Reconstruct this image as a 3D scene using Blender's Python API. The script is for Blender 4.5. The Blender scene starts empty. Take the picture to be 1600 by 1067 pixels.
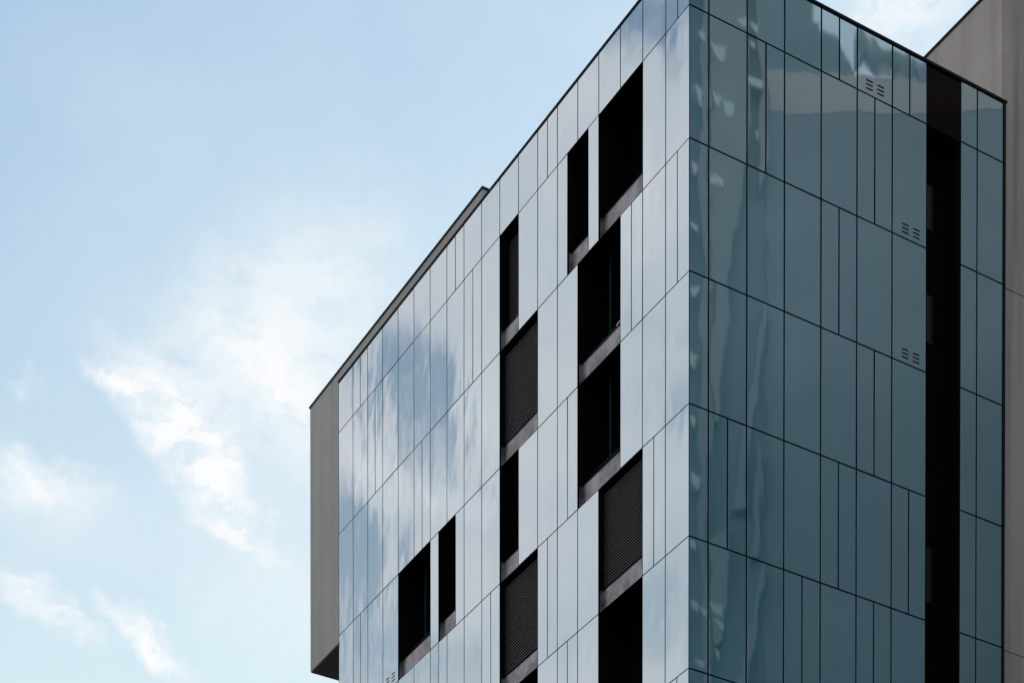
import bpy, bmesh, math, random
from mathutils import Vector, Matrix

S = bpy.context.scene
COL = S.collection
R = math.radians
random.seed(11)

# ------------------------------------------------------------------ camera
F = 3470.58                      # focal length in photo pixels (1600 wide)
HOR = 2894.22                    # principal row of the shifted lens
PITCH = 0.01480669
CAMZ = 1.7
cd = bpy.data.cameras.new("camera")
cam = bpy.data.objects.new("camera", cd)
COL.objects.link(cam)
cam.location = (0, 0, CAMZ)
cam.rotation_euler = (math.pi / 2 - PITCH, 0, 0)
cd.sensor_width = 36
cd.lens = F / 1600 * 36
cd.shift_y = (HOR - 533.5) / 1600
cd.clip_end = 8000
S.camera = cam

# ------------------------------------------------------------------ exposure
S.view_settings.view_transform = 'Standard'
S.view_settings.look = 'None'
S.view_settings.exposure = 0.45
S.view_settings.gamma = 1.0
S.render.engine = 'CYCLES'
S.cycles.max_bounces = 8

# ------------------------------------------------------------------ sun
SUN_AZ, SUN_EL = 53.0, 38.0      # behind the building, to the right
sd = bpy.data.lights.new("sun", 'SUN')
sd.energy = 3.0
sd.angle = R(0.53)
sd.color = (1.0, 0.94, 0.86)
sun = bpy.data.objects.new("sun", sd)
COL.objects.link(sun)
to_sun = Vector((math.sin(R(SUN_AZ)) * math.cos(R(SUN_EL)),
                 math.cos(R(SUN_AZ)) * math.cos(R(SUN_EL)), math.sin(R(SUN_EL))))
sun.rotation_euler = to_sun.to_track_quat('Z', 'Y').to_euler()
sun.location = (60, 60, 120)


# ------------------------------------------------------------------ node helpers
class NG:
    def __init__(self, tree):
        self.t = tree
        self.n = tree.nodes
        self.l = tree.links

    def link(self, a, sock):
        if isinstance(a, (int, float)):
            sock.default_value = a
        elif isinstance(a, (tuple, list)):
            sock.default_value = a
        else:
            self.l.new(a, sock)

    def math(self, op, a, b=0.0, c=None, clamp=False):
        m = self.n.new('ShaderNodeMath')
        m.operation = op
        m.use_clamp = clamp
        self.link(a, m.inputs[0])
        self.link(b, m.inputs[1])
        if c is not None:
            self.link(c, m.inputs[2])
        return m.outputs[0]

    def vmath(self, op, a, b=(0, 0, 0)):
        m = self.n.new('ShaderNodeVectorMath')
        m.operation = op
        self.link(a, m.inputs[0])
        self.link(b, m.inputs[1])
        return m.outputs['Value'] if op in ('LENGTH', 'DOT_PRODUCT') else m.outputs[0]

    def noise(self, vec, scale, detail=4, rough=0.5, w=None, dist=0.0, color=False):
        m = self.n.new('ShaderNodeTexNoise')
        if w is not None:
            m.noise_dimensions = '4D'
            self.link(w, m.inputs['W'])
        self.link(vec, m.inputs['Vector'])
        m.inputs['Scale'].default_value = scale
        m.inputs['Detail'].default_value = detail
        m.inputs['Roughness'].default_value = rough
        m.inputs['Distortion'].default_value = dist
        return m.outputs['Color' if color else 'Fac']

    def ramp(self, v, a, b, c=0.0, d=1.0, smooth=True):
        m = self.n.new('ShaderNodeMapRange')
        m.interpolation_type = 'SMOOTHSTEP' if smooth else 'LINEAR'
        self.link(v, m.inputs[0])
        for i, x in enumerate((a, b, c, d)):
            self.link(x, m.inputs[i + 1])
        return m.outputs[0]

    def mapping(self, vec, loc=(0, 0, 0), rot=(0, 0, 0), sc=(1, 1, 1), kind='POINT'):
        m = self.n.new('ShaderNodeMapping')
        m.vector_type = kind
        self.link(vec, m.inputs['Vector'])
        m.inputs['Location'].default_value = loc
        m.inputs['Rotation'].default_value = rot
        m.inputs['Scale'].default_value = sc
        return m.outputs[0]

    def mix(self, fac, a, b, blend='MIX'):
        m = self.n.new('ShaderNodeMix')
        m.data_type = 'RGBA'
        m.blend_type = blend
        self.link(fac, m.inputs[0])
        self.link(a if not isinstance(a, tuple) else (*a, 1)[:4], m.inputs[6])
        self.link(b if not isinstance(b, tuple) else (*b, 1)[:4], m.inputs[7])
        return m.outputs[2]

    def xyz(self, x, y, z):
        m = self.n.new('ShaderNodeCombineXYZ')
        self.link(x, m.inputs[0])
        self.link(y, m.inputs[1])
        self.link(z, m.inputs[2])
        return m.outputs[0]


# ------------------------------------------------------------------ sky (world)
world = bpy.data.worlds.new("World")
S.world = world
world.use_nodes = True
wt = world.node_tree
wt.nodes.clear()
g = NG(wt)
SKY_STR = 0.15
tc = g.n.new('ShaderNodeTexCoord')
sep = g.n.new('ShaderNodeSeparateXYZ')
g.l.new(tc.outputs['Generated'], sep.inputs[0])
dx, dy, dz = sep.outputs
sky = g.n.new('ShaderNodeTexSky')
sky.sky_type = 'NISHITA'
sky.sun_disc = False
sky.sun_elevation = R(SUN_EL)
sky.sun_rotation = R(SUN_AZ)
sky.air_density = 1.0
sky.dust_density = 0.2
sky.ozone_density = 1.5
az = g.math('MULTIPLY', g.math('ARCTAN2', dx, dy), 57.2958)
hyp = g.math('SQRT', g.math('MAXIMUM', g.math('SUBTRACT', 1.0, g.math('MULTIPLY', dz, dz)), 1e-5))
pp = g.math('MULTIPLY', g.math('DIVIDE', dz, hyp), 57.2958)
P = g.xyz(az, pp, 0.0)           # sky coordinates in degrees: azimuth, steepness


def sky_at(x, y, mirror=False):
    """sky coordinates of the direction seen at photo pixel x, y (or of its reflection in the left face)"""
    X = (x - 800) / F
    Zc = (HOR - y) / F
    Y = math.cos(PITCH) + Zc * math.sin(PITCH)
    Z = Zc * math.cos(PITCH) - math.sin(PITCH)
    a = math.degrees(math.atan2(X, Y))
    p = Z / math.hypot(X, Y) * 57.2958
    if mirror:
        a = -61.01 - a
    return a, p


warp1 = g.vmath('SUBTRACT', g.noise(P, 0.35, 6, 0.62, color=True), (0.5, 0.5, 0.5))
sc1 = g.n.new('ShaderNodeVectorMath')
sc1.operation = 'SCALE'
g.l.new(warp1, sc1.inputs[0])
sc1.inputs[3].default_value = 3.4
PW = g.vmath('ADD', P, sc1.outputs[0])
PS = g.vmath('ADD', P, g.vmath('MULTIPLY', warp1, (1.1, 1.6, 0)))


def blob(x, y, a, b, rot, amp, mirror=False, soft=0.0):
    """soft elliptical bank centred at a sky direction; a, b radii in degrees"""
    ca, cp = sky_at(x, y, mirror)
    q = g.mapping(PS if mirror else PW, (ca, cp, 0), (0, 0, R(rot)), (a, b, 1), 'TEXTURE')
    d = g.vmath('LENGTH', q)
    return g.ramp(d, soft, 1.0, amp, 0.0)


def total(lst):
    out = lst[0]
    for v in lst[1:]:
        out = g.math('ADD', out, v)
    return out


K = 1 / 60.57
# fine wisps, drawn out along the drift of the clouds
wisp = g.noise(g.mapping(PW, (0, 0, 0), (0, 0, R(48)), (0.8, 1.9, 1)), 0.8, 9, 0.6)
# clouds in the forward sky
fw = [
    blob(262, 660, 165 * K, 85 * K, -52, 1.05),
    blob(345, 765, 150 * K, 60 * K, -50, 1.0),
    blob(370, 640, 260 * K, 150 * K, -20, 0.35),
    blob(180, 590, 75 * K, 30 * K, -25, 0.55),
    blob(420, 600, 180 * K, 85 * K, -25, 0.55),
    blob(430, 835, 70 * K, 28 * K, -40, 0.5),
    blob(60, 745, 150 * K, 75 * K, -8, 0.75),
    blob(45, 605, 50 * K, 38 * K, 0, 0.55),
    blob(30, 935, 120 * K, 48 * K, -28, 0.8),
    blob(230, 1005, 130 * K, 36 * K, -30, 0.9),
    blob(120, 990, 80 * K, 30 * K, -35, 0.5),
    blob(490, 480, 250 * K, 170 * K, 20, 0.42),
    blob(1410, 20, 130 * K, 160 * K, 80, 0.75),
]
fwd = total(fw)
tex_f = g.ramp(wisp, 0.32, 0.62, 0.38, 1.2)
haze_f = total([blob(440, 600, 330 * K, 230 * K, -15, 0.5), blob(480, 420, 300 * K, 200 * K, 30, 0.32),
                blob(60, 800, 260 * K, 130 * K, -20, 0.3), blob(400, 900, 300 * K, 200 * K, -30, 0.3)])
haze_f = g.math('MULTIPLY', haze_f, g.ramp(wisp, 0.2, 0.7, 0.75, 1.15))
thin = g.math('MULTIPLY', fwd, tex_f)
cloud_f = g.math('SUBTRACT', 1.0, g.math('MULTIPLY', g.math('SUBTRACT', 1.0, thin, clamp=True), g.math('SUBTRACT', 1.0, haze_f, clamp=True)))
# cloud sheet over the western sky (mirrored by the left face), with gaps of blue
gaps = [
    blob(640, 620, 170 * K, 78 * K, 85, 1.4, True),
    blob(700, 660, 170 * K, 42 * K, 80, 0.85, True),
    blob(590, 560, 120 * K, 60 * K, 80, 0.6, True),
    blob(558, 865, 135 * K, 80 * K, 80, 1.5, True),
    blob(575, 1010, 120 * K, 110 * K, 0, 0.75, True),
    blob(985, 10, 150 * K, 105 * K, 10, 1.3, True),
    blob(1075, 60, 55 * K, 160 * K, 0, 0.6, True),
    blob(1060, 640, 60 * K, 100 * K, 0, 0.55, True),
    blob(1045, 940, 100 * K, 120 * K, 0, 0.55, True),
    blob(1020, 520, 90 * K, 50 * K, 0, 0.25, True),
    blob(680, 1040, 120 * K, 80 * K, 0, 0.6, True),
    blob(860, 1010, 120 * K, 90 * K, 0, 0.3, True),
]
tex_r = g.ramp(g.noise(g.mapping(PW, sc=(2.6, 0.5, 1)), 0.75, 8, 0.62), 0.36, 0.62, 0.4, 1.55)
gap = g.math('MULTIPLY', total(gaps), tex_r, clamp=True)
sheet_zone = g.math('MULTIPLY', g.ramp(az, -40, -50, 0, 1), g.ramp(az, -110, -85, 0, 1))
sheet = g.math('MULTIPLY', sheet_zone, g.math('SUBTRACT', 0.97, g.math('MULTIPLY', gap, 0.86)))
# loose cloud over the rest of the sky
rest = g.ramp(g.noise(g.mapping(tc.outputs['Generated'], sc=(1, 1, 2)), 2.6, 8, 0.6), 0.30, 0.62, 0.15, 0.97)
front_zone = g.ramp(g.math('ABSOLUTE', az), 16, 26, 1, 0)
rest = g.math('MULTIPLY', rest, g.math('SUBTRACT', 1.0, g.math('MAXIMUM', front_zone, sheet_zone)))
cloud = g.math('MAXIMUM', g.math('MAXIMUM', cloud_f, sheet), rest)
# thin veil that thickens towards the sun
sdir = g.vmath('DOT_PRODUCT', tc.outputs['Generated'], tuple(to_sun))
veil = g.math('ADD', g.ramp(sdir, 0.35, 1.0, -0.05, 0.62), g.ramp(pp, 50, 27, 0.0, 0.62, False))
veil = g.math('ADD', veil, g.math('MULTIPLY', g.math('SUBTRACT', g.noise(P, 0.13, 5, 0.55), 0.5), 0.35), clamp=True)
base = g.mix(veil, sky.outputs[0], (4.15, 4.65, 4.78))
ccol = g.mix(sheet_zone, (4.78, 4.82, 4.86), (4.95, 4.92, 5.1))
ccol = g.mix(g.math('MULTIPLY', sheet_zone, g.ramp(g.noise(PW, 0.3, 5, 0.55), 0.35, 0.68, 0, 1)), ccol, (4.35, 4.55, 4.82))
bright = total([blob(585, 735, 120 * K, 55 * K, 60, 0.8, True), blob(690, 760, 120 * K, 60 * K, 50, 0.7, True),
                blob(760, 640, 150 * K, 60 * K, 80, 0.4, True), blob(1000, 300, 160 * K, 70 * K, 80, 0.45, True)])
ccol = g.mix(g.math('MULTIPLY', bright, g.math('MULTIPLY', sheet_zone, tex_r), clamp=True), ccol, (5.9, 5.95, 6.1))
base = g.mix(1.0, base, (0.93, 0.985, 0.955), 'MULTIPLY')
final = g.mix(g.math('MINIMUM', cloud, 1.0), base, ccol)
bg = g.n.new('ShaderNodeBackground')
g.l.new(final, bg.inputs[0])
bg.inputs[1].default_value = SKY_STR
wo = g.n.new('ShaderNodeOutputWorld')
g.l.new(bg.outputs[0], wo.inputs[0])


# ------------------------------------------------------------------ materials
def new_mat(name):
    m = bpy.data.materials.new(name)
    m.use_nodes = True
    m.node_tree.nodes.clear()
    n = NG(m.node_tree)
    o = n.n.new('ShaderNodeOutputMaterial')
    return m, n, o


def principled(n, o, **kw):
    b = n.n.new('ShaderNodeBsdfPrincipled')
    for k, v in kw.items():
        n.link(v if not (isinstance(v, tuple) and len(v) == 3) else (*v, 1), b.inputs[k.replace('_', ' ')])
    n.l.new(b.outputs[0], o.inputs[0])
    return b


def bump(n, h, dist, strength=1.0):
    b = n.n.new('ShaderNodeBump')
    b.inputs['Distance'].default_value = dist
    b.inputs['Strength'].default_value = strength
    n.l.new(h, b.inputs['Height'])
    return b.outputs[0]


def mat_cladding():
    """coated glass: strong mirror at a slant, dark teal body seen head-on"""
    m, n, o = new_mat("coated_glass")
    geo = n.n.new('ShaderNodeNewGeometry')
    rnd = geo.outputs['Random Per Island']
    pos = geo.outputs['Position']
    wv = n.math('MULTIPLY', rnd, 1.6)
    h1 = n.noise(n.mapping(pos, sc=(1, 1, 0.62)), 0.75, 2, 0.5, w=wv)
    h2 = n.noise(n.mapping(pos, sc=(1, 1, 0.5)), 0.33, 1, 0.4)
    h = n.math('ADD', n.math('MULTIPLY', h1, 0.5), h2)
    nrm = bump(n, h, 0.015)
    lw = n.n.new('ShaderNodeLayerWeight')
    lw.inputs[0].default_value = 0.5
    fac = n.ramp(lw.outputs['Facing'], 0.2, 0.62, 0.0, 1.0)
    tint = n.mix(fac, (0.54, 0.67, 0.72), (0.74, 0.765, 0.785))
    dirt = n.noise(n.mapping(pos, sc=(1, 1, 0.2)), 3.0, 5, 0.6)
    tint = n.mix(n.ramp(dirt, 0.45, 0.8, 0, 0.10), tint, (0.45, 0.45, 0.45))
    tint = n.mix(n.math('MULTIPLY', n.math('SUBTRACT', rnd, 0.5, clamp=True), 0.24), tint, (0.5, 0.56, 0.62))
    gl = n.n.new('ShaderNodeBsdfGlossy')
    gl.inputs['Roughness'].default_value = 0.035
    n.l.new(tint, gl.inputs['Color'])
    n.l.new(nrm, gl.inputs['Normal'])
    df = n.n.new('ShaderNodeBsdfDiffuse')
    df.inputs['Color'].default_value = (0.055, 0.200, 0.270, 1)
    mx = n.n.new('ShaderNodeMixShader')
    n.l.new(n.ramp(lw.outputs['Facing'], 0.2, 0.62, 0.48, 0.72), mx.inputs[0])
    n.l.new(df.outputs[0], mx.inputs[1])
    n.l.new(gl.outputs[0], mx.inputs[2])
    n.l.new(mx.outputs[0], o.inputs[0])
    return m


def mat_dark(name, c, rough=0.6, spec=0.3):
    m, n, o = new_mat(name)
    geo = n.n.new('ShaderNodeNewGeometry')
    v = n.noise(geo.outputs['Position'], 4.0, 4)
    col = n.mix(v, tuple(x * 0.75 for x in c), tuple(x * 1.25 for x in c))
    principled(n, o, Base_Color=col, Roughness=rough, Specular_IOR_Level=spec)
    return m


def mat_darkglass(name, c, ior=1.45, rough=0.04):
    m, n, o = new_mat(name)
    geo = n.n.new('ShaderNodeNewGeometry')
    nrm = bump(n, n.noise(geo.outputs['Position'], 0.8, 2), 0.004)
    principled(n, o, Base_Color=c, Roughness=rough, IOR=ior, Normal=nrm)
    return m


def mat_concrete(name, c, streak=0.25, tone=(0.9, 0.86, 0.82)):
    m, n, o = new_mat(name)
    geo = n.n.new('ShaderNodeNewGeometry')
    pos = geo.outputs['Position']
    big = n.noise(pos, 0.25, 5, 0.6)
    st = n.noise(n.mapping(pos, sc=(1.6, 1.6, 0.07)), 1.2, 6, 0.62)
    fine = n.noise(pos, 9.0, 6, 0.65)
    col = n.mix(n.ramp(big, 0.3, 0.7), tuple(x * 0.90 for x in c), tuple(x * 1.08 for x in c))
    col = n.mix(n.ramp(st, 0.45, 0.75, 0, streak), col, tuple(x * 0.62 * t for x, t in zip(c, tone)))
    col = n.mix(n.ramp(st, 0.45, 0.2, 0, streak * 0.7), col, tuple(x * 1.22 for x in c))
    col = n.mix(n.ramp(fine, 0.3, 0.75, 0, 0.22), col, tuple(x * 0.75 for x in c))
    principled(n, o, Base_Color=col, Roughness=0.85, Specular_IOR_Level=0.25, Normal=bump(n, fine, 0.006, 0.5))
    return m


def mat_metal(name, c, rough=0.32):
    m, n, o = new_mat(name)
    geo = n.n.new('ShaderNodeNewGeometry')
    v = n.noise(geo.outputs['Position'], 1.7, 4, 0.6)
    col = n.mix(n.ramp(v, 0.36, 0.66), tuple(x * 0.5 for x in c), tuple(x * 1.3 for x in c))
    principled(n, o, Base_Color=col, Metallic=0.75, Roughness=n.ramp(v, 0.3, 0.7, rough * 0.8, rough * 1.3),
               Normal=bump(n, n.noise(geo.outputs['Position'], 1.4, 2), 0.02, 0.6))
    return m


def mat_facade(name, c, lo=0.8):
    m, n, o = new_mat(name)
    geo = n.n.new('ShaderNodeNewGeometry')
    v = n.noise(geo.outputs['Position'], 0.12, 5, 0.55)
    col = n.mix(n.ramp(v, 0.3, 0.7), tuple(x * lo for x in c), tuple(x * 1.15 for x in c))
    principled(n, o, Base_Color=col, Roughness=0.6)
    return m


M_GLASS = mat_cladding()
M_JOINT = mat_dark("black_joint", (0.006, 0.009, 0.011), 0.7, 0.1)
M_BLACK = mat_dark("recess_dark", (0.0035, 0.0035, 0.004), 0.9, 0.02)  # near-black stands in for the darkness inside the openings
M_TRIM = mat_dark("black_trim", (0.004, 0.005, 0.006), 0.6, 0.12)
M_PANE = mat_darkglass("window_glass", (0.003, 0.004, 0.005))
M_SLOTGLASS = mat_darkglass("smoked_glass", (0.008, 0.004, 0.004), 1.12, 0.06)
M_FRAME = mat_dark("teal_frame", (0.003, 0.018, 0.022), 0.7, 0.05)
M_SILL = mat_metal("sill_metal", (0.195, 0.184, 0.196))
M_LOUVRE = mat_dark("louvre_paint", (0.078, 0.073, 0.083), 0.5, 0.4)
M_CONC = mat_concrete("tower_concrete", (0.395, 0.357, 0.330), 0.85)
M_CONC2 = mat_concrete("block_concrete", (0.362, 0.350, 0.338), 0.32)
M_SLOTPANE = mat_darkglass("slot_pane_glass", (0.005, 0.009, 0.015), 1.38, 0.05)
M_LATCH = mat_dark("latch_metal", (0.45, 0.48, 0.48), 0.4, 0.4)
M_SLOTFRAME = mat_dark("slot_frame", (0.008, 0.013, 0.020), 0.5, 0.3)
M_ROOF = mat_dark("roof_felt", (0.08, 0.08, 0.085), 0.9, 0.1)


# ------------------------------------------------------------------ mesh helpers
def box_bm(bm, lo, hi):
    vs = [bm.verts.new((x, y, z)) for x in (lo[0], hi[0]) for y in (lo[1], hi[1]) for z in (lo[2], hi[2])]
    for f in ((0, 1, 3, 2), (4, 6, 7, 5), (0, 4, 5, 1), (2, 3, 7, 6), (0, 2, 6, 4), (1, 5, 7, 3)):
        bm.faces.new([vs[i] for i in f])
    return vs


def quad_bm(bm, pts):
    bm.faces.new([bm.verts.new(p) for p in pts])


def obj(name, bm, mat, parent=None, loc=None):
    me = bpy.data.meshes.new(name)
    bm.normal_update()
    bm.to_mesh(me)
    bm.free()
    me.materials.append(mat)
    o = bpy.data.objects.new(name, me)
    COL.objects.link(o)
    if parent is not None:
        o.parent = parent
    if loc is not None:
        o.location = loc
    return o


def boxes(name, lst, mat, parent=None):
    bm = bmesh.new()
    for lo, hi in lst:
        box_bm(bm, lo, hi)
    bmesh.ops.recalc_face_normals(bm, faces=bm.faces)
    return obj(name, bm, mat, parent)


def thing(name, label, cat, loc=(0, 0, 0), rz=0.0, group=None):
    o = bpy.data.objects.new(name, None)
    COL.objects.link(o)
    o.location = loc
    o.rotation_euler = (0, 0, rz)
    o["label"] = label
    o["category"] = cat
    if group:
        o["group"] = group
    return o


def structure(o):
    o["kind"] = "structure"
    return o


# ------------------------------------------------------------------ ground
def mat_ground(name, c, sc):
    m, n, o = new_mat(name)
    geo = n.n.new('ShaderNodeNewGeometry')
    a = n.noise(geo.outputs['Position'], sc, 7, 0.65)
    b = n.noise(geo.outputs['Position'], sc * 0.03, 4, 0.6)
    col = n.mix(a, tuple(x * 0.7 for x in c), tuple(x * 1.3 for x in c))
    col = n.mix(n.ramp(b, 0.3, 0.7, 0, 0.4), col, tuple(x * 0.7 for x in c))
    principled(n, o, Base_Color=col, Roughness=0.9, Normal=bump(n, a, 0.01, 0.4))
    return m


bm = bmesh.new()
quad_bm(bm, [(-3000, -3000, 0), (3000, -3000, 0), (3000, 3000, 0), (-3000, 3000, 0)])
structure(obj("ground", bm, mat_ground("asphalt", (0.06, 0.06, 0.062), 6.0)))

# ------------------------------------------------------------------ glass building
PSI = 0.53241154
XC, YC = 4.4533, 56.3915
Z0 = 47.2156                     # joint line 0, just under the parapet panels
H = 3.3                          # storey height
ML = 1.05173                     # panel module, left face
MR = 1.19477                     # panel module, right face
NROW = 14
LEND = 19.0 * ML                 # length of the left face
REND = 8.80 * MR                 # length of the right face
ROOF = Z0 + 0.4995 * H
G = 0.019                        # half joint


def zl(k):
    return Z0 - k * H


bld = thing("glass_building", "tall building clad in mirror glass panels with black window openings, sharp corner facing us",
            "building", (XC, YC, 0), PSI)
# local axes: x along the right face, y along the left face, z up; the corner edge is x = y = 0

# windows on the left face: row, from, to, kind
WIN = [
    (0, 2, 4, 'open'), (0, 4.5, 5.5, 'open'), (1, 3, 5, 'rail'), (2, 3, 5, 'rail'),
    (0, 8, 9, 'louvre'), (1, 7, 9, 'louvre'), (2, 8, 9, 'open'), (3, 7, 9, 'louvre'),
    (4, 7, 9, 'open'), (3, 2, 4, 'louvre'), (4, 2, 4, 'open'), (2, 13, 15, 'rail'), (2, 11.5, 12.5, 'open'),
]
HALF_L = {-1: [0.5, 6.5, 11.5, 17.5], 0: [4.5, 5.5, 10.5, 16.5], 1: [0.5, 2.5, 13.5], 2: [5.5, 11.5, 12.5, 17.5],
          3: [1.5, 6.5, 9.5, 12.5, 16.5], 4: [5.5, 10.5, 14.5], 5: [0.5, 8.5], 6: [3.5, 12.5], 7: [6.5, 15.5]}
HALF_R = {-1: [4.0, 6.0], 0: [2.0, 5.0], 1: [4.0], 2: [5.0], 3: [1.0, 4.0, 6.0], 4: [3.0, 5.0], 5: [2.0, 6.0]}
BASE_R = [0, 0.5, 1.5, 2.5, 3.5, 4.5, 5.5, 6.5]


def cells(bounds):
    return list(zip(bounds[:-1], bounds[1:]))


def project(local):
    """photo pixel of a point of the building (only to rank panels by size in view)"""
    w = Matrix.Rotation(PSI, 3, 'Z') @ Vector(local) + Vector((XC, YC, -CAMZ))
    yc = w.y * math.cos(PITCH) - w.z * math.sin(PITCH)
    zc = w.z * math.cos(PITCH) + w.y * math.sin(PITCH)
    return 800 + F * w.x / yc, HOR - F * zc / yc


panels = []                      # (area in view, face, a, b, z_low, z_high)
for r in range(-1, NROW):
    zt = ROOF if r < 0 else zl(r)
    zb = zl(0) if r < 0 else zl(r + 1)
    for face in 'LR':
        if face == 'L':
            bounds = sorted(set(list(range(20)) + HALF_L.get(r, [])))
            cs = cells(bounds)
            cs = [c for c in cs if not any(w[0] == r and c[0] >= w[1] and c[1] <= w[2] for w in WIN)]
            mod = ML
        else:
            bounds = sorted(set(BASE_R + HALF_R.get(r, [])))
            cs = cells(bounds) + [(7.5, 8), (8, 8.8)]
            mod = MR
        for a, b in cs:
            a, b = a * mod, b * mod
            px = []
            for t, z in ((a, zb), (b, zb), (b, zt), (a, zt)):
                x, y = project((0, t, z) if face == 'L' else (t, 0, z))
                px.append((min(max(x, 0), 1600), min(max(y, 0), 1067)))
            area = 0.5 * abs(sum(px[i][0] * px[(i + 1) % 4][1] - px[(i + 1) % 4][0] * px[i][1] for i in range(4)))
            panels.append((area, face, a, b, zb, zt))


def panel_bm(bm, face, a, b, zb, zt, centre=None):
    """one thin sheet of coated glass with eased edges, set a hair out of true"""
    w, h, t = (b - a) / 2 - (G if face == 'L' else G * 1.35), (zt - zb) / 2 - (G * 0.75 if face == 'L' else G * 1.1), 0.006
    c = Vector((t, (a + b) / 2, (zb + zt) / 2)) if face == 'L' else Vector(((a + b) / 2, t, (zb + zt) / 2))
    t1 = bmesh.new()
    if face == 'L':
        box_bm(t1, (-t, -w, -h), (t, w, h))
    else:
        box_bm(t1, (-w, -t, -h), (w, t, h))
    bmesh.ops.recalc_face_normals(t1, faces=t1.faces)
    bmesh.ops.bevel(t1, geom=list(t1.edges), offset=0.0015, segments=1, affect='EDGES')
    tilt = Matrix.Rotation(R(random.gauss(0, 0.055)), 3, 'Z') @ \
        Matrix.Rotation(R(random.gauss(0, 0.05)), 3, 'Y' if face == 'L' else 'X')
    off = c if centre else Vector((0, 0, 0))
    for v in t1.verts:
        v.co = tilt @ v.co + off
    tmp = bpy.data.meshes.new("tmp")
    t1.to_mesh(tmp)
    t1.free()
    bm.from_mesh(tmp)
    bpy.data.meshes.remove(tmp)
    return c


panels.sort(key=lambda p: -p[0])
for p in panels[:100]:
    bm = bmesh.new()
    c = panel_bm(bm, *p[1:])
    obj("cladding_panel", bm, M_GLASS, bld, c)
bm = bmesh.new()
for p in panels[100:]:
    panel_bm(bm, *p[1:], centre=True)
small = obj("cladding_panels", bm, M_GLASS, bld)
small["kind"] = "stuff"

# dark carrier wall behind the panels (cells, leaving the openings free)
bm = bmesh.new()
BK = 0.03
for r in range(-1, NROW):
    zt = ROOF if r < 0 else zl(r)
    zb = zl(0) if r < 0 else zl(r + 1)
    for i in range(38):
        a, b = i * 0.5, i * 0.5 + 0.5
        if any(w[0] == r and a >= w[1] and b <= w[2] for w in WIN):
            continue
        quad_bm(bm, [(BK, b * ML, zb), (BK, a * ML, zb), (BK, a * ML, zt), (BK, b * ML, zt)])
    for a, b in ((0.05, 6.5), (7.5, 8.82)):
        quad_bm(bm, [(a * MR, BK, zb), (b * MR, BK, zb), (b * MR, BK, zt), (a * MR, BK, zt)])
bmesh.ops.remove_doubles(bm, verts=bm.verts, dist=1e-4)
obj("backing_wall", bm, M_JOINT, bld)
DEEP = 1.15
boxes("core_wall", [((DEEP + 0.02, DEEP + 0.02, 0.02), (10.44, LEND - 0.06, ROOF - 0.12))], M_JOINT, bld)
boxes("side_wall", [((0.055, LEND - 0.03, 0.02), (10.45, LEND + 0.0, ROOF - 0.11))], M_TRIM, bld)
boxes("roof", [((0.07, 0.07, ROOF - 0.10), (10.46, LEND - 0.03, ROOF - 0.03))], M_ROOF, bld)
# coping: thin along the left face, heavier along the right
boxes("coping", [((-0.025, -0.045, ROOF - 0.02), (0.25, LEND + 0.02, ROOF + 0.035))], M_TRIM, bld)
boxes("coping", [((0.252, -0.04, ROOF - 0.012), (REND + 0.10, 0.25, ROOF + 0.05)),
                 ((-0.02, -0.043, ROOF + 0.037), (0.25, 0.25, ROOF + 0.05))], M_TRIM, bld)
boxes("corner_post", [((0.008, 0.008, 0.1), (0.028, 0.028, ROOF - 0.03))], M_JOINT, bld)
boxes("edge_trim", [((REND - 0.012, -0.035, 0.1), (REND + 0.055, 0.055, ROOF - 0.035))], M_TRIM, bld)
boxes("edge_trim", [((0.0, LEND - 0.012, 0.1), (0.05, LEND + 0.012, ROOF - 0.025))], M_TRIM, bld)


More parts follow.
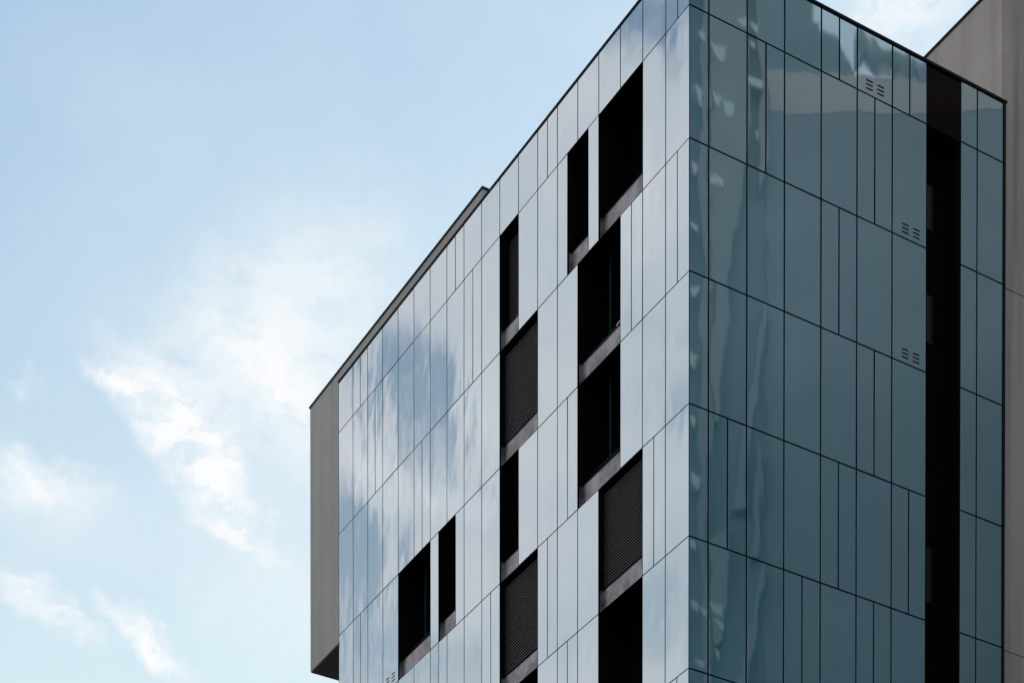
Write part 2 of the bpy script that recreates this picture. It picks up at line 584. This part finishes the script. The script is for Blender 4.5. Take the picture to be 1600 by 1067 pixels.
# windows of the left face
def window(r, c0, c1, kind):
    a, b = c0 * ML, c1 * ML
    zt, zb = zl(r), zl(r + 1)
    zc = (zt + zb) / 2
    w, h = (b - a) / 2, (zt - zb) / 2
    depth = 1.1
    e = 0.012
    bm = bmesh.new()             # reveal open to the street, interior darkness put into its black colour
    for p in ([(0, -w, -h), (depth, -w, -h), (depth, -w, h), (0, -w, h)],
              [(0, w, h), (depth, w, h), (depth, w, -h), (0, w, -h)],
              [(0, -w, h), (depth, -w, h), (depth, w, h), (0, w, h)],
              [(0, w, -h), (depth, w, -h), (depth, -w, -h), (0, -w, -h)]):
        q = [Vector(v) for v in p]
        for v in q:
            v.y = max(-w + e, min(w - e, v.y))
            v.z = max(-h + e * 0.6, min(h - e * 0.6, v.z))
        quad_bm(bm, q)
    win = obj("window", bm, M_BLACK, bld, (0.004, (a + b) / 2, zc))
    sh = 0.62                    # metal apron at the foot of the opening
    rec = 0.13
    sb = bmesh.new()
    box_bm(sb, (rec, -w + 0.02, -h + 0.02), (rec + 0.05, w - 0.02, -h + sh))
    box_bm(sb, (0.03, w - 0.024, -h + 0.022), (rec - 0.002, w - 0.016, -h + sh - 0.003))   # return on the far jamb
    bmesh.ops.recalc_face_normals(sb, faces=sb.faces)
    obj("sill_panel", sb, M_SILL, win)
    boxes("sill_trim", [((rec - 0.012, -w + 0.02, -h + sh + 0.002), (rec + 0.055, w - 0.02, -h + sh + 0.02))], M_TRIM, win)
    if kind == 'louvre':
        z = -h + sh + 0.05
        bm = bmesh.new()
        lx = 0.16 if c1 - c0 > 1.5 else 0.30
        while z < h - 0.06:      # blades: a narrow front lip and a thin sloping web
            vs = box_bm(bm, (-0.004, -w + 0.03, -0.0095), (0.004, w - 0.03, 0.0095))
            for v in vs:
                v.co += Vector((lx, 0, z))
            vs = box_bm(bm, (-0.026, -w + 0.03, -0.002), (0.026, w - 0.03, 0.002))
            rot = Matrix.Rotation(R(-28), 3, 'Y')
            for v in vs:
                v.co = rot @ v.co + Vector((lx + 0.032, 0, z + 0.020))
            z += 0.078
        bmesh.ops.recalc_face_normals(bm, faces=bm.faces)
        obj("louvre_blind", bm, M_LOUVRE, win)
        boxes("pane_or_backing", [((lx + 0.10, -w + 0.02, -h + sh), (lx + 0.12, w - 0.02, h - 0.02))], M_BLACK, win)  # black sheet added for the dark behind the blades
    else:
        boxes("pane_or_backing", [((depth - 0.06, -w + 0.03, -h + 0.03), (depth - 0.04, w - 0.03, h - 0.03))], M_PANE, win)
        if kind == 'rail':
            m = -w * 0.42
            boxes("mullion", [((0.50, -w + 0.18 * w, -h + 0.03), (0.56, -w + 0.18 * w + 0.05, h - 0.03)),
                              ((0.50, w * 0.18, -h + 0.03), (0.56, w * 0.18 + 0.06, h - 0.03))], M_FRAME, win)
            boxes("rail", [((0.42, -w + 0.03, -h + 1.02), (0.46, w - 0.03, -h + 1.06))], M_FRAME, win)
    if (r, c0) == (1, 3):        # latch of the casement, catching the light
        lb = bmesh.new()
        vs = box_bm(lb, (-0.02, -0.16, -0.018), (0.02, 0.16, 0.018))
        rt = Matrix.Rotation(R(-14), 3, 'X')
        for v in vs:
            v.co = rt @ v.co + Vector((0.22, -w + 0.34, h - 0.75 * 2 * h))
        bmesh.ops.recalc_face_normals(lb, faces=lb.faces)
        obj("latch", lb, M_LATCH, win)
    return win


for w in WIN:
    window(*w)

# the black full-height slot in the right face
s0, s1 = 6.5 * MR, 7.5 * MR
SD = 0.60
slot = boxes("recess", [((s0 + 0.012, SD, 0.1), (s1 - 0.012, SD + 0.03, zl(0))),
                        ((s0 + 0.006, 0.03, 0.1), (s0 + 0.028, SD - 0.002, zl(0))),
                        ((s1 - 0.028, 0.03, 0.1), (s1 - 0.006, SD - 0.002, zl(0))),
                        ((s0 + 0.03, 0.06, zl(0) - 0.03), (s1 - 0.03, SD - 0.004, zl(0) - 0.002))], M_BLACK, bld)
boxes("parapet_pane", [((s0 + 0.008, 0.02, zl(0) + 0.004), (s1 - 0.008, 0.05, ROOF - 0.04))], M_SLOTGLASS, bld)
for zt, zb in ((zl(0) - 1.05, zl(1) + 1.05), (zl(1) - 0.70, zl(2) + 1.30), (zl(3) - 0.9, zl(4) + 0.9)):
    fr = boxes("slot_window", [((s0 + 0.12, SD - 0.04, zb), (s0 + 0.16, SD - 0.004, zt)),
                               ((s0 + 0.66, SD - 0.04, zb), (s0 + 0.70, SD - 0.004, zt)),
                               ((s0 + 0.162, SD - 0.038, zb), (s0 + 0.658, SD - 0.004, zb + 0.04))], M_SLOTFRAME, bld)
    boxes("pane_or_backing", [((s0 + 0.162, SD - 0.02, zb + 0.042), (s0 + 0.658, SD - 0.008, zt))], M_SLOTPANE, fr)


def vent(face, c, z):
    """two vents side by side, each a column of three short black slots under small hoods"""
    for cx in (-0.19, 0.19):
        bm = bmesh.new()
        for k in range(3):
            a0, a1 = c + cx - 0.11, c + cx + 0.11
            z0 = z + k * 0.105
            for d0, d1, e0, e1 in ((-0.004, -0.001, 0.0, 0.022), (-0.014, -0.001, 0.0225, 0.027)):
                if face == 'L':
                    box_bm(bm, (d0, a0, z0 + e0), (d1, a1, z0 + e1))
                else:
                    box_bm(bm, (a0, d0, z0 + e0), (a1, d1, z0 + e1))
        bmesh.ops.recalc_face_normals(bm, faces=bm.faces)
        obj("vent", bm, M_JOINT, bld)


vent('R', 5.0 * MR, zl(0) + 0.14)
vent('R', 6.04 * MR, zl(1) + 0.14)
vent('R', 6.04 * MR, zl(2) + 0.14)
vent('L', 15.5 * ML, zl(3) + 0.14)

# ------------------------------------------------------------------ concrete block behind the glass
blk = thing("concrete_block", "grey concrete block with overhanging underside, beyond the far end of the mirror glass facade",
            "building", (XC, YC, 0), PSI)
BT, BB = Z0 + 2.85, Z0 - 6.1
BU0, BU1 = 11.51, 23.42
boxes("wall", [((0.60, LEND + 0.06, BB), (9.0, 21.18, BT)),
               ((0.60, 21.186, BB), (9.0, BU1, BT)),
               ((0.60, BU0, ROOF + 0.02), (9.0, LEND + 0.058, BT))], M_CONC2, blk)
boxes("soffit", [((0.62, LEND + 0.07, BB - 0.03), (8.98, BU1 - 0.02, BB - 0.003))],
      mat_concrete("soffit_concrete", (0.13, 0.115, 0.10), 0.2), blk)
boxes("coping", [((0.565, BU0 - 0.035, BT + 0.002), (9.03, BU1 + 0.035, BT + 0.055))], M_TRIM, blk)
# stair core that carries the block, hidden behind the glass building
boxes("core_wall", [((9.05, 12.0, 0.02), (10.4, BU1, BT - 0.1))], M_CONC2, blk)

# ------------------------------------------------------------------ concrete tower on the right
twr = thing("concrete_tower", "tall plain beige concrete tower with stained walls, beside the right end of the glass building",
            "building", (XC, YC, 0), PSI)
TV, TU, TT = 10.50, 0.075, Z0 + 5.01
lst = []
gj = 0.012
levels = [TT] + [zl(k) for k in (1, 4, 7, 10, 13)] + [0.02]
ves = [TV, TV + 9.0, TV + 18.0, TV + 27.0]
ues = [TU, TU + 1.62, TU + 12.0, TU + 24.0]
boxes("wall_core", [((TV + 0.05, TU + 0.05, 0.05), (TV + 27 - 0.05, TU + 24 - 0.05, TT - 0.05))], M_JOINT, twr)
for i in range(len(levels) - 1):
    for j in range(3):
        lst.append(((ves[j] + (gj if j else 0), TU, levels[i + 1] + gj), (ves[j + 1] - gj, TU + 0.2, levels[i] - gj)))
    for j in range(3):
        lst.append(((TV, ues[j] + (0.202 if j == 0 else 0.004), levels[i + 1] + gj), (TV + 0.2, ues[j + 1] - 0.004, levels[i] - gj)))
boxes("wall", lst, M_CONC, twr)
boxes("coping", [((TV - 0.03, TU - 0.03, TT - 0.010), (TV + 27, TU + 24, TT + 0.07))], M_TRIM, twr)


# ------------------------------------------------------------------ buildings across the street (seen mirrored in the right face)
NR = Vector((math.sin(PSI), -math.cos(PSI), 0))
C0 = Vector((XC, YC, 0))


def mirrored(x, y, D):
    X, Zc = (x - 800) / F, (HOR - y) / F
    Y = math.cos(PITCH) + Zc * math.sin(PITCH)
    Z = Zc * math.cos(PITCH) - math.sin(PITCH)
    v = Vector((X / Y * D, D, CAMZ + Z / Y * D))
    return v - 2 * (v - C0).dot(NR) * NR


DEPTH_AX = Vector((0, 1, 0)) - 2 * Vector((0, 1, 0)).dot(NR) * NR
OPP_RZ = math.atan2(DEPTH_AX.y, DEPTH_AX.x)


def opposite(name, label, x0, x1, ytop, D):
    """frame of a building whose front runs from reflected column x0 to x1: local x = depth, y = along"""
    p0 = mirrored(x0, ytop, D)
    L = (mirrored(x1, ytop, D) - p0).length
    o = thing(name, label, "building", (p0.x, p0.y, 0), OPP_RZ)

    def to(x, y):
        q = mirrored(x, y, D)
        return (Vector((q.x, q.y, 0)) - o.location).length * (1 if x >= x0 else -1), q.z
    return o, L, p0.z, to


def slab(name, pts, d0, d1, mat, parent):
    """a plate with the outline pts (along, height), from depth d0 to d1"""
    bm = bmesh.new()
    a = [bm.verts.new((d0, p[0], p[1])) for p in pts]
    b = [bm.verts.new((d1, p[0], p[1])) for p in pts]
    n = len(pts)
    bm.faces.new(a)
    bm.faces.new(b[::-1])
    for k in range(n):
        bm.faces.new((a[k], b[k], b[(k + 1) % n], a[(k + 1) % n]))
    bmesh.ops.recalc_face_normals(bm, faces=bm.faces)
    return obj(name, bm, mat, parent)


M_OPP = mat_facade("opposite_render", (0.38, 0.415, 0.435))
M_OPPB = mat_facade("opposite_beige", (0.62, 0.55, 0.51), 0.95)
M_OPPP = mat_facade("opposite_pier", (0.43, 0.43, 0.43))
M_OPPG = mat_facade("opposite_pale", (0.84, 0.88, 0.84), 0.95)
M_OPPD = mat_facade("opposite_dark", (0.29, 0.345, 0.365))

b1, L, Zt, to = opposite("office_block", "grey office block with a beige parapet, mirrored in the dark glass face", 1195.4, 1760, 178, 72)
slab("wall", [(0.0, 0.02), (L, 0.02), to(1760, 158), to(1575, 168), to(1448, 176), (0.0, Zt)], 0.02, 18, M_OPP, b1)
slab("parapet", [to(1201, 179.8), to(1448, 175.8), to(1575, 167.8), to(1760, 157.8), to(1760, 146), to(1575, 135), to(1448, 127),
                 to(1283, 114), to(1201, 106)], 0.0, 0.6, M_OPPB, b1)

b2, L, Zt, to = opposite("apartment_block", "dark apartment block with added pale streak-shaped slabs and blinds, mirrored beside the building corner", 980, 1197, -260, 71.6)
boxes("wall", [((0.3, 0, 0.02), (18, L, Zt))], M_OPPD, b2)
boxes("pier", [((0.0, to(a, 400)[0], 0.02), (0.298, to(b, 400)[0], Zt - 0.01)) for a, b in
               ((1030, 1040), (1060, 1072), (1098, 1109))], M_OPPP, b2)
for pts in ([(1112, -260), (1167, -260), (1166, 190), (1152, 330), (1135, 440), (1118, 660), (1111, 660)],
            [(1186, -100), (1196, -100), (1196, 260), (1184, 300)],
            [(1187, 470), (1196, 470), (1164, 800), (1149, 800)],
            [(1189, 700), (1195, 700), (1180, 870), (1166, 870)],
            [(1112, 845), (1146, 820), (1140, 900), (1128, 1000), (1112, 1010)],
            [(1188, 880), (1196, 880), (1162, 1110), (1142, 1110)]):
    slab("streak_slab", [to(*p) for p in pts], 0.0, 0.298, M_OPPP, b2)  # slabs invented to draw leaning light streaks in the reflection
for x0, x1, y0, y1 in ((1093, 1106, 49, 71), (1113, 1130, 65, 100), (1150, 1167, 24, 41), (1170, 1187, 27, 47), (1168, 1180, 60, 73),
                       (1160, 1185, 121, 142), (1084, 1098, 138, 167), (1111, 1124, 146, 170), (1126, 1140, 160, 185), (1176, 1182, 207, 220),
                       (1084, 1096, 252, 276), (1111, 1126, 274, 295), (1080, 1092, 350, 366), (1079, 1093, 444, 462), (1079, 1090, 547, 575),
                       (1080, 1093, 650, 671), (1081, 1096, 740, 767), (1079, 1092, 845, 862), (1079, 1089, 940, 960), (1092, 1105, 950, 968),
                       (1109, 1129, 943, 962), (1116, 1132, 968, 985), (1111, 1121, 1015, 1032), (1085, 1097, 1030, 1044), (1114, 1128, -40, -22),
                       (1144, 1160, -60, -44), (1086, 1097, -30, -12)):
    (a0, z1), (a1, z0) = to(x0, y0), to(x1, y1)
    k = (z1 - z0) * 0.35
    slab("blind", [(a0, z1), (a1, z1 - k), (a1 - 0.02, z0 - k * 0.4), (a0 + (a1 - a0) * 0.3, z0 + k)], -0.06, -0.004, M_OPPG, b2)

b3, L, Zt, to = opposite("terraced_hall", "dark hall with added cut-out plates against the sky, mirrored above the beige parapet", 1190, 1760, 60, 96)
boxes("wall", [((0.0, 0, 0.02), (14, to(1268, 0)[0], to(1268, -90)[1])),
               ((0.0, to(1268, 0)[0] + 0.004, 0.02), (14, to(1535, 0)[0], to(1268, 131)[1])),
               ((0.0, to(1535, 0)[0] + 0.004, 0.02), (14, L, to(1535, 90)[1]))], M_OPPD, b3)
for pts in ([(1268, 133), (1268, 38), (1288, 42), (1286, 54), (1301, 60), (1318, 73), (1328, 98), (1342, 120), (1342, 133)],
            [(1342, 40), (1366, 68), (1400, 90), (1400, 108), (1368, 92), (1356, 84), (1350, 92), (1342, 104)],
            [(1396, 82), (1422, 94), (1422, 133), (1413, 133), (1409, 108), (1396, 98)],
            [(1420, 88), (1450, 100), (1450, 133), (1441, 133), (1435, 112), (1420, 102)],
            [(1448, 96), (1504, 118), (1504, 133), (1448, 133)],
            [(1503, 138), (1536, 138), (1536, 122), (1526, 133)]):
    slab("sky_gap_plate", [to(*p) for p in pts], 0.0, 0.5, M_OPPD, b3)  # made-up plates, outlined to leave pale sky shapes in the reflection
